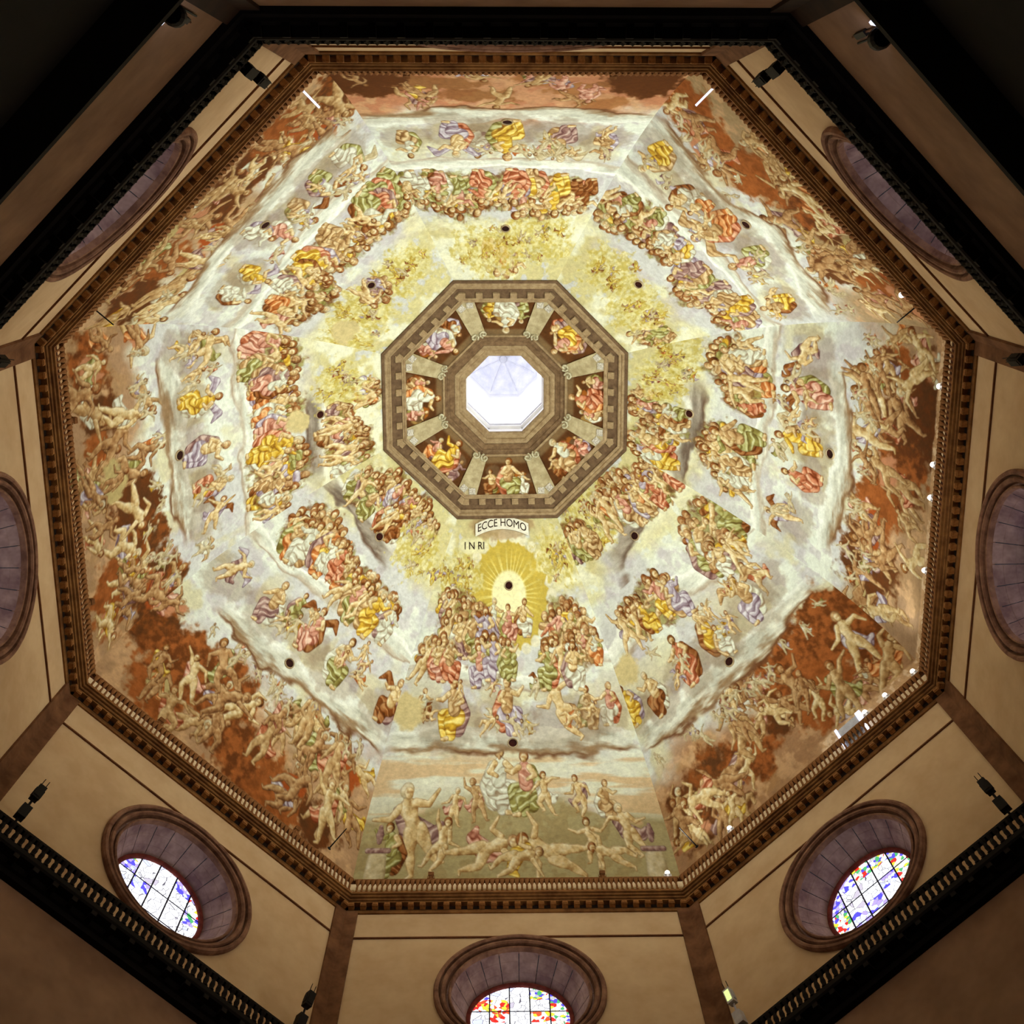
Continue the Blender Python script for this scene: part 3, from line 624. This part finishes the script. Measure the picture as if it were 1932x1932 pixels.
# round openings in the painting
def porthole(j, b, rx, ry):
    n = 20; bm = bmesh.new()
    def rg(k, h): return [bm.verts.new((rx*k*math.cos(2*math.pi*i/n), ry*k*math.sin(2*math.pi*i/n), h)) for i in range(n)]
    R = [rg(1.28,0),rg(1.22,.07),rg(1.02,.08),rg(1.0,.012)]
    for A, B in zip(R[:-1],R[1:]):
        for i in range(n): bm.faces.new((A[i],A[(i+1)%n],B[(i+1)%n],B[i]))
    bm.transform(surf(j,0,b)); rim = under(obj('porthole_rim', bm, 'hole_rim'))
    bm = bmesh.new(); bm.faces.new(rg(1.02,.014)); bm.transform(surf(j,0,b)); obj('porthole', bm, 'hole', rim)
for j in range(8): porthole(j,264,.26,.36); porthole(j,548,.24,.34)
# banner and lettering below the painted loggia
def words_on(j, a, b, body, size, bend, parent, lift):
    cu = bpy.data.curves.new('lettering','FONT'); cu.body = body; cu.size = size; cu.align_x = 'CENTER'; cu.align_y = 'CENTER'; cu.extrude = .01
    t = bpy.data.objects.new('lettering_source', cu); col.objects.link(t); bpy.context.view_layer.update()
    me = bpy.data.meshes.new_from_object(t.evaluated_get(bpy.context.evaluated_depsgraph_get())); bpy.data.objects.remove(t)
    F = surf(j,a,b,lift)
    for v in me.vertices: v.co = F @ Vector((v.co.x, v.co.y*1.5-bend*v.co.x**2, v.co.z))
    me.materials.append(M['ink']); me.name = 'lettering'; o = link(bpy.data.objects.new('lettering', me)); return o
bm = bmesh.new(); F = surf(4,-14,660,.10); n = 24; up, lo_ = [], []
for i in range(n+1):
    x = -1.95+3.90*i/n; e = 0 if 0 < i < n else .1
    up.append((x,.52-.16*x*x)); lo_.append((x,-.52-.16*x*x))
V = [[bm.verts.new(F @ Vector((x,y,z))) for x, y in row] for z in (0,.035) for row in (up,lo_)]
for i in range(n):
    bm.faces.new((V[0][i],V[0][i+1],V[1][i+1],V[1][i])); bm.faces.new((V[2][i],V[3][i],V[3][i+1],V[2][i+1]))
    bm.faces.new((V[0][i],V[2][i],V[2][i+1],V[0][i+1])); bm.faces.new((V[1][i],V[1][i+1],V[3][i+1],V[3][i]))
ban = under(obj('banner', bm, 'banner'))
under(words_on(4,-14,660,'ECCE HOMO',.62,.16,ban,.145))
under(words_on(4,-84,620,'I N RI',.62,0,None,.03))

# ------------------------------------------------------------------ painted loggia round the opening
Q0, P0 = (3.27,35.12), (9.335,31.67); NR, NZ = -.494, -.869
def lp(f, h=0): return (Q0[0]+(P0[0]-Q0[0])*f+NR*h, Q0[1]+(P0[1]-Q0[1])*f+NZ*h)
def lring(name, prof, m): return under(ring(name, [lp(f,h) for f, h in prof], m), dome)
lring('oculus_moulding', [(-.02,-.5),(-.02,.05),(0,.14),(.03,.16),(.045,.06),(.06,.06),(.075,.14),(.10,.14),(.122,.02),(.125,-.1)], 'ring_light')
lring('loggia_backing', [(-.03,-.1),(1.06,-.1)], 'ring_dark')
lring('oculus_band', [(.115,-.08),(.13,.04),(.19,.04),(.20,.10),(.215,.10),(.225,.03),(.262,.03)], 'ring_brown')
lring('oculus_ledge', [(.262,0),(.262,.16),(.285,.16),(.285,0)], 'ring_light')
lring('loggia_ledge', [(.745,0),(.745,.16),(.765,.18),(.775,.10),(.79,.10),(.79,.0)], 'ring_light')
lband = lring('loggia_frieze', [(.785,.0),(.925,.0)], 'ring_dark')
lring('loggia_moulding', [(.92,0),(.92,.12),(.935,.15),(.945,.07),(.955,.07),(.965,.16),(.985,.18),(1.0,.12),(1.0,0)], 'ring_light')
lring('loggia_edge', [(1.0,0),(1.0,.20),(1.03,.2),(1.03,-.2)], 'ring_dark')
def lframe(j, f, x, h=0):
    r, z = lp(f,h); p, q = cpt(j,r,z), cpt(j+1,r,z); o = (p+q)/2+(p-q).normalized()*x; r2, z2 = lp(f-.01,h); up_ = ((cpt(j,r2,z2)+cpt(j+1,r2,z2))/2-(p+q)/2).normalized(); xx = (p-q).normalized(); zz = xx.cross(up_).normalized()
    if zz.z > 0: zz = -zz
    return Matrix(((xx.x,up_.x,zz.x,o.x),(xx.y,up_.y,zz.y,o.y),(xx.z,up_.z,zz.z,o.z),(0,0,0,1)))
bm = bmesh.new(); box(bm,-.24,.24,-.2,.24,0,.16); bsrc = None
for j in range(8):
    for i in range(6):
        x = (i-2.5)*1.22
        M4 = lframe(j,.835,x)
        if bsrc is None: bsrc = obj('frieze_block', bm, 'ring_light', lband); bsrc.matrix_local = M4
        else: inst('frieze_block', bsrc, lband, M4)
niche_pal = ['W','Y','R','T','G','Y','W','L']
for j in range(8):
    nu, nv = 150, 90; fr = np.linspace(.745,.28,nv); uu = np.linspace(0,1,nu)
    rr = Q0[0]+(P0[0]-Q0[0])*fr; zz = Q0[1]+(P0[1]-Q0[1])*fr; x0, y0 = corner(j,rr); x1, y1 = corner(j+1,rr); W = np.hypot(x1-x0,y1-y0)
    X = x0[:,None]+(x1-x0)[:,None]*uu; Y = y0[:,None]+(y1-y0)[:,None]*uu; Z = np.repeat(zz[:,None],nu,1)+ZB
    A = (.5-uu)[None,:]*W[:,None]/.039; B = np.repeat(((.745-fr)/.465*75)[:,None],nu,1)
    s = Canvas(A,B,700+j*13); n2 = fbm(A/14,B/14,j+5)
    img = np.zeros(A.shape+(3,))+np.array((.30,.18,.09)); img = img*(1-n2[...,None]*.5)+np.array((.46,.30,.15))*n2[...,None]*.5
    k = sm(58,66,B)[...,None]; img = img*(1-k)+np.array((.47,.38,.26))*k; s.img = img
    for q in range(5): s.blob(s.rng.uniform(-50,50),s.rng.uniform(8,50),s.rng.uniform(8,16),s.rng.uniform(6,12),[(.58,.34,.12),(.40,.30,.20),(.62,.50,.28)][q%3],rough=.4,seed=q)
    s.robed(s.rng.uniform(-34,-24),24,54,s.rng.choice(list('GBTO'))); s.robed(s.rng.uniform(26,36),22,50,s.rng.choice(list('MYWP')))
    s.robed(s.rng.uniform(-5,6),32,84,niche_pal[j],second=s.rng.choice(list('OYWR')))
    painted_grid('niche_panel', X, Y, Z, np.clip(s.img*(.9+.2*n2[...,None]),0,1), dome)
# corner piers with their books and capitals
def wedge(k, f0, f1, half0, half1, h, m, name, parent):
    """slab folded over corner k of the octagon"""
    bm = bmesh.new(); rows = []
    for f, hw in ((f0,half0),(f1,half1)):
        for hh in (-.05,h):
            r, z = lp(f,hh); c = cpt(k,r,z); a = (cpt(k+1,r,z)-c).normalized(); b = (cpt(k-1,r,z)-c).normalized()
            rows.append([bm.verts.new(c+b*hw), bm.verts.new(c), bm.verts.new(c+a*hw)])
    A0, A1, B0, B1 = rows
    for i in range(2): bm.faces.new((A1[i],A1[i+1],B1[i+1],B1[i])); bm.faces.new((A0[i],A0[i+1],A1[i+1],A1[i])); bm.faces.new((B0[i],B0[i+1],B1[i+1],B1[i]))
    for i in (0,2): bm.faces.new((A0[i],A1[i],B1[i],B0[i]))
    return under(obj(name, bm, m), parent)
for k in range(8):
    pr = wedge(k,.275,.745,.52,.78,.14,'pier','pier',dome)
    for s_ in (-1,1):
        j = k if s_ > 0 else (k-1) % 8
        # frame near the corner on that side
        for f, nm in ((.705,'book'),):
            r, z = lp(f,.16); c = cpt(k,r,z); d = (cpt(k+1 if s_ > 0 else k-1,r,z)-c).normalized(); x_off = (c+d*.36)
            F = lframe(j,f,0,.15); F = F.copy(); F.translation = x_off
            bm = bmesh.new(); box(bm,-.24,.24,-.24,.24,0,.05); bm.transform(F); o = obj(nm, bm, 'page'); under(o, pr); o.matrix_parent_inverse = Matrix()
        bm = bmesh.new(); F2 = lframe(j,.30,0,.14); r, z = lp(.30,.14); c = cpt(k,r,z); d = (cpt(k+1 if s_ > 0 else k-1,r,z)-c).normalized(); F2 = F2.copy(); F2.translation = c+d*.38
        tube(bm, [((.05+.05*i/2)*math.cos(i*.7)*s_,(.05+.05*i/2)*math.sin(i*.7)-.05,.06,.07) for i in range(12)], 6); bm.transform(F2); o = obj('capital', bm, 'capital'); under(o, pr); o.matrix_parent_inverse = Matrix()

# ------------------------------------------------------------------ lantern
lan = empty('lantern', (0,0,ZB+35.1)); tag(lan, 'bright white daylit lantern above the octagonal opening of the dome', 'lantern')
linv = Matrix.Translation(-lan.location)
def lan_add(o): o.parent = lan; o.matrix_parent_inverse = linv; return o
lan_add(ring('collar', [(3.30,35.0),(3.30,37.0),(3.05,37.05),(3.05,37.3),(3.2,37.3)], 'lantern'))
lan_add(ring('sill', [(3.2,37.9),(3.06,37.9),(3.06,38.15),(3.2,38.15)], 'lantern_trim'))
for j in range(8):
    S = Side(j,3.2)
    def q(x0,x1,z0,z1,d,name,m):
        bm = bmesh.new(); box(bm,x0,x1,0,.25,z0,z1); bm.transform(S.mat(0,0,d)); lan_add(obj(name,bm,m))
    hw = S.len/2
    q(-hw-.05,hw+.05,37.0,39.2,0,'wall_panel','lantern'); q(-hw-.05,hw+.05,48.2,52.6,0,'wall_panel','lantern')
    for s_ in (-1,1): q(min(s_*hw,s_*.55)-.03,max(s_*hw,s_*.55)+.03,39.2,48.2,0,'jamb','lantern')
    q(-.55,.55,39.2,48.2,-.12,'window_pane','daylight')
bm = bmesh.new(); rows = []
for r, z in ((3.2,52.0),(2.95,52.2),(2.2,52.9),(1.2,53.4),(.32,53.6)): rows.append([bm.verts.new(cpt(k,r,z)) for k in range(8)])
for A_, B_ in zip(rows[:-1],rows[1:]):
    for k in range(8): bm.faces.new((A_[k],A_[(k+1)%8],B_[(k+1)%8],B_[k]))
bm.faces.new(rows[-1]); lan_add(obj('vault', bm, 'lantern_cap'))
bm = bmesh.new(); lathe(bm, [(.12,53.2+ZB),(.3,53.25+ZB),(.34,53.4+ZB),(.34,53.65+ZB)], 16); lan_add(obj('boss', bm, 'lantern_trim'))
for k in range(8):
    bm = bmesh.new(); a, b = cpt(k,2.9,52.2), cpt(k,.34,53.55); tube(bm,[(*a,.05),(*((a+b)/2+Vector((0,0,.25))),.05),(*b,.05)],6); lan_add(obj('rib', bm, 'lantern_cap'))

# ------------------------------------------------------------------ lamps
def aim(o, direction):
    o.rotation_euler = Vector(direction).to_track_quat('-Z','Y').to_euler()
def balcony_lamp(j, x, label, watts, z=2.02, shown=True):
    S = Side(j,21.74); root = empty('floodlight', S.p(x,z-.07)); tag(root, label, 'floodlight', 'floodlights on the upper balcony')  # with shown=False this is an added fill lamp, hooded from view
    F = S.mat(x,z-.07); inv_ = Matrix.Translation(-root.location); hm = 'steel' if shown else 'rail'
    T = F @ Matrix.Translation((0,0,.26)) @ Matrix.Rotation(-math.radians(40 if shown else 52),4,'X')     # local -y is the beam
    def part(name, bm, m): o = obj(name, bm, m, root); o.matrix_parent_inverse = inv_
    bm = bmesh.new(); box(bm,-.05,.05,-.05,.05,0,.2,F); box(bm,-.2,-.17,-.02,.02,.1,.3,F); box(bm,.17,.2,-.02,.02,.1,.3,F); box(bm,-.2,.2,-.03,.03,.07,.11,F); part('bracket',bm,hm)
    bm = bmesh.new(); box(bm,-.13,.13,-.04,.1,-.09,.09,T); box(bm,-.09,.09,.1,.15,-.06,.06,T)
    if not shown: box(bm,-.13,.13,-.22,-.04,-.12,-.09,T); box(bm,-.15,-.13,-.2,-.04,-.12,.09,T); box(bm,.13,.15,-.2,-.04,-.12,.09,T)      # hood hiding the added lamp from below
    part('housing',bm,hm)
    bm = bmesh.new(); lathe(bm,[(.13,.042),(.135,.09),(.115,.15),(.07,.195),(.02,.21)] if shown else [(.08,.042),(.08,.05)],12,T @ Matrix.Rotation(math.pi/2,4,'X')); part('lens',bm,'lens')
    ld = bpy.data.lights.new('floodlight_beam','SPOT'); ld.energy = watts; ld.color = LAMP_COL; ld.spot_size = math.radians(118); ld.spot_blend = .9; ld.shadow_soft_size = .12
    lo = bpy.data.objects.new('floodlight_beam', ld); col.objects.link(lo); d = S.n*math.cos(math.radians(36))+Vector((0,0,math.sin(math.radians(36)))); lo.location = T @ Vector((0,-.34,.05)); aim(lo, d); lo.parent = root; lo.matrix_parent_inverse = inv_
VIS = [(2,215,'upper right corner'),(2,81,'middle of the right side'),(2,23,'just below the middle of the right side'),(2,-108,'lower part of the right side'),(3,282,'lower right corner'),(3,217,'right end of the lower right side'),(3,170,'beside the pale case'),(3,-159,'left end of the lower right side'),(4,282,'right end of the bottom side'),(1,-188,'lower end of the upper right side')]
for j, a, w in VIS: balcony_lamp(j, a*UA*.97, 'small bright floodlight on the balcony rail, '+w, LAMP_W)
for j in (0,4,5,6,7):  # extra lamps added to brighten the dome, kept out of sight
    for i, x in enumerate((-4.5,4.5)): balcony_lamp(j, x, 'added fill floodlight, hooded from view, on the balcony rail %s, %s half' % (WHERE[j], ('left','right')[i]), LAMP_W*{0:.85,7:.75}.get(j,.5), shown=False)
# ------------------------------------------------------------------ fittings on the balconies
def finish(root, parts):
    inv_ = Matrix.Translation(-root.location)
    for name, bm, m in parts: o = obj(name, bm, m, root); o.matrix_parent_inverse = inv_
def gallery_flood(j, x, label, lit=False):
    """lamp post on the lower gallery: pole, two housings and a pair of prongs, leaning inward"""
    S = Side(j,21.54); root = empty('gallery_floodlight', S.p(x,-10.80)); tag(root, label, 'floodlight', 'floodlights on the lower gallery')
    F = S.mat(x,-10.80) @ Matrix.Rotation(math.radians(14),4,'X')
    parts = []
    bm = bmesh.new(); tube(bm,[(0,0,.0,.055),(0,0,1.9,.05)],8); bm.transform(F); parts.append(('pole',bm,'steel' if lit else 'iron'))
    bm = bmesh.new(); box(bm,-.2,.2,-.22,.16,.25,.85,F); box(bm,-.13,.13,.16,.26,.35,.75,F); parts.append(('lower_housing',bm,'lens_green' if False else ('steel' if lit else 'iron')))
    bm = bmesh.new(); box(bm,-.17,.17,-.2,.14,1.35,2.05,F); box(bm,-.2,.2,-.1,.1,1.5,1.9,F); parts.append(('upper_housing',bm,'steel' if lit else 'iron'))
    for sx in (-.1,.1):
        bm = bmesh.new(); tube(bm,[(sx,0,2.0,.022),(sx,-.03,2.5,.016)],6); bm.transform(F); parts.append(('prong',bm,'iron'))
    bm = bmesh.new(); box(bm,-.12,.12,-.225,-.205,1.45,1.95,F); parts.append(('lens',bm,'lens_green' if lit else 'iron'))
    finish(root, parts)
    ld = bpy.data.lights.new('gallery_beam','SPOT'); ld.energy = GALLERY_W*{1:1.5,3:1.2,7:.32,5:.42}[j]; ld.color = (1,.86,.67); ld.spot_size = math.radians(125); ld.spot_blend = .8; ld.shadow_soft_size = .2
    lo = bpy.data.objects.new('gallery_beam', ld); col.objects.link(lo); lo.location = F @ Vector((0,-.45,1.9))
    d = S.n*math.cos(math.radians(28))+Vector((0,0,math.sin(math.radians(28)))); aim(lo, d); lo.parent = root; lo.matrix_parent_inverse = Matrix.Translation(-root.location)
for j, x, lab, lit in [(5,-7.3,'black floodlight post left of the lower left window',False),(5,7.1,'black floodlight post right of the lower left window',False),(3,-6.9,'pale lit floodlight post left of the lower right window',True),(3,7.2,'black floodlight post right of the lower right window',False),
                  (7,-7.3,'black floodlight post at the top end of the upper left gallery',False),(7,6.6,'black floodlight post at the lower end of the upper left gallery',False),(1,7.3,'black floodlight post at the top end of the upper right gallery',False),(1,-6.6,'black floodlight post at the lower end of the upper right gallery',False)]:
    gallery_flood(j,x,lab,lit)
# short poles fixed to the dome wall beside the corners
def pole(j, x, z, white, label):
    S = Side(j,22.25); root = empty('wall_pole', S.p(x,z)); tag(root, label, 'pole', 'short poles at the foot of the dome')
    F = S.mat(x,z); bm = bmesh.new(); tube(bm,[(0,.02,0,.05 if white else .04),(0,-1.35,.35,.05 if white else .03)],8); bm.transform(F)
    b2 = bmesh.new(); lathe(b2,[(.11,-.03),(.11,.02),(.06,.05)],10,F @ Matrix.Rotation(math.pi/2,4,'X')); finish(root,[('shaft',bm,'cool_glow' if white else 'iron'),('wall_plate',b2,'iron')])  # white shafts are no lamps, their glow stands in for lamplight on them
for a in [(7,-7.35,2.9,True,'short white pole with lamplight put in as glow, upper left corner of the painting'),(1,7.4,2.9,True,'short white pole with lamplight put in as glow, upper right corner of the painting'),(7,6.5,2.9,False,'thin black pole at the left corner of the painting'),(1,-6.4,2.9,False,'thin black pole at the right corner of the painting'),(5,6.9,3.7,False,'thin black pole at the lower left corner of the painting'),(3,-6.9,3.9,False,'thin black pole at the lower right corner of the painting')]: pole(*a)
# pale equipment case standing behind the rail
S = Side(3,22.05); F = S.mat(3.63,.72); S2 = S; root = empty('equipment_case', S.p(3.63,.72)); tag(root,'pale ribbed case with white ends, lamplight put in as glow, behind the lower right balcony rail','case')
bm = bmesh.new(); box(bm,-.62,.62,-.1,.08,.05,2.35,F)
b2 = bmesh.new()
for i in range(10): box(b2,-.6+i*.125,-.55+i*.125,-.125,-.1,1.1,2.32,F)
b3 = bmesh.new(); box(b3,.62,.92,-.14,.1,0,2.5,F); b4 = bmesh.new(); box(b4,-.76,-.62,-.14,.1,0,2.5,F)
finish(root,[('body',bm,'case'),('rib',b2,'case'),('end_cap',b3,'cool_glow'),('end_cap',b4,'cool_glow')])  # end caps glow to stand in for light from the lamp beside them
# pale conduits on the upper right wall foot
def conduit(j, x0, x1, z, label):
    S = Side(j,22.05); root = empty('conduit', S.p((x0+x1)/2,z)); tag(root,label,'conduit'); bm = bmesh.new(); a, b = S.p(x0,z), S.p(x1,z); tube(bm,[(*a,.035),(*b,.035)],6); parts = [('pipe',bm,'steel')]
    for i in range(4):
        bm = bmesh.new(); x = x0+(x1-x0)*(i+.5)/4; box(bm,-.04,.04,-.05,.12,-.05,.05,S.mat(x,z)); parts.append(('clip',bm,'steel'))
    finish(root,parts)
conduit(1,-6.1,-2.8,3.1,'thin pale conduit along the foot of the painting, upper right side')
conduit(1,-.4,-2.0,3.7,'short pale conduit higher on the upper right painted wall')
# wall lamps below the lower gallery
def wall_lamp(j, x, label, cool):
    S = Side(j,22.45); z = -19.1; root = empty('wall_lamp', S.p(x,z)); tag(root,label,'lamp','lamps below the lower gallery'); F = S.mat(x,z); parts = []
    bm = bmesh.new(); lathe(bm,[(.06,-.1),(.24,-.02),(.3,.12),(.3,.35),(.26,.36),(.24,.2),(.06,.1)],14,F @ Matrix.Translation((0,-.5,-.1))); parts.append(('bowl',bm,'iron'))
    bm = bmesh.new(); tube(bm,[(0,0,-.2,.05),(0,-.4,-.25,.05),(0,-.5,-.16,.05)],6); bm.transform(F); parts.append(('arm',bm,'iron'))
    bm = bmesh.new(); box(bm,.2,.3,-.34,-.26,.0,.6,F @ Matrix.Rotation(.3,4,'Y')); parts.append(('bright_fin',bm,'cool_glow'))
    bm = bmesh.new(); box(bm,-.25,.02,-.3,-.22,.35,.42,F); parts.append(('tube_lamp',bm,'lens'))
    for sx, m in ((-.12,'iron'),(.12,'pilaster')):
        bm = bmesh.new(); tube(bm,[(sx,-.06,.3,.04),(sx,-.06,3.4,.035)],6); bm.transform(F); parts.append(('conduit',bm,m))
    bm = bmesh.new(); box(bm,.02,.2,-.14,-.02,2.1,3.0,F); parts.append(('junction_box',bm,'iron'))
    finish(root,parts)
    ld = bpy.data.lights.new('wall_lamp_glow','SPOT'); ld.energy = 40; ld.color = (.8,.82,1); ld.spot_size = math.radians(100); ld.spot_blend = 1; lo = bpy.data.objects.new('wall_lamp_glow', ld); col.objects.link(lo); lo.location = F @ Vector((.1,-.9,.7)); aim(lo,Vector((0,0,1))-S.n*.15); lo.parent = root; lo.matrix_parent_inverse = Matrix.Translation(-root.location)
wall_lamp(7,-7.65,'dark bowl lamp with a bright fin below the gallery, upper left',True)
wall_lamp(1,6.8,'dark bowl lamp with a bright fin below the gallery, upper right',True)
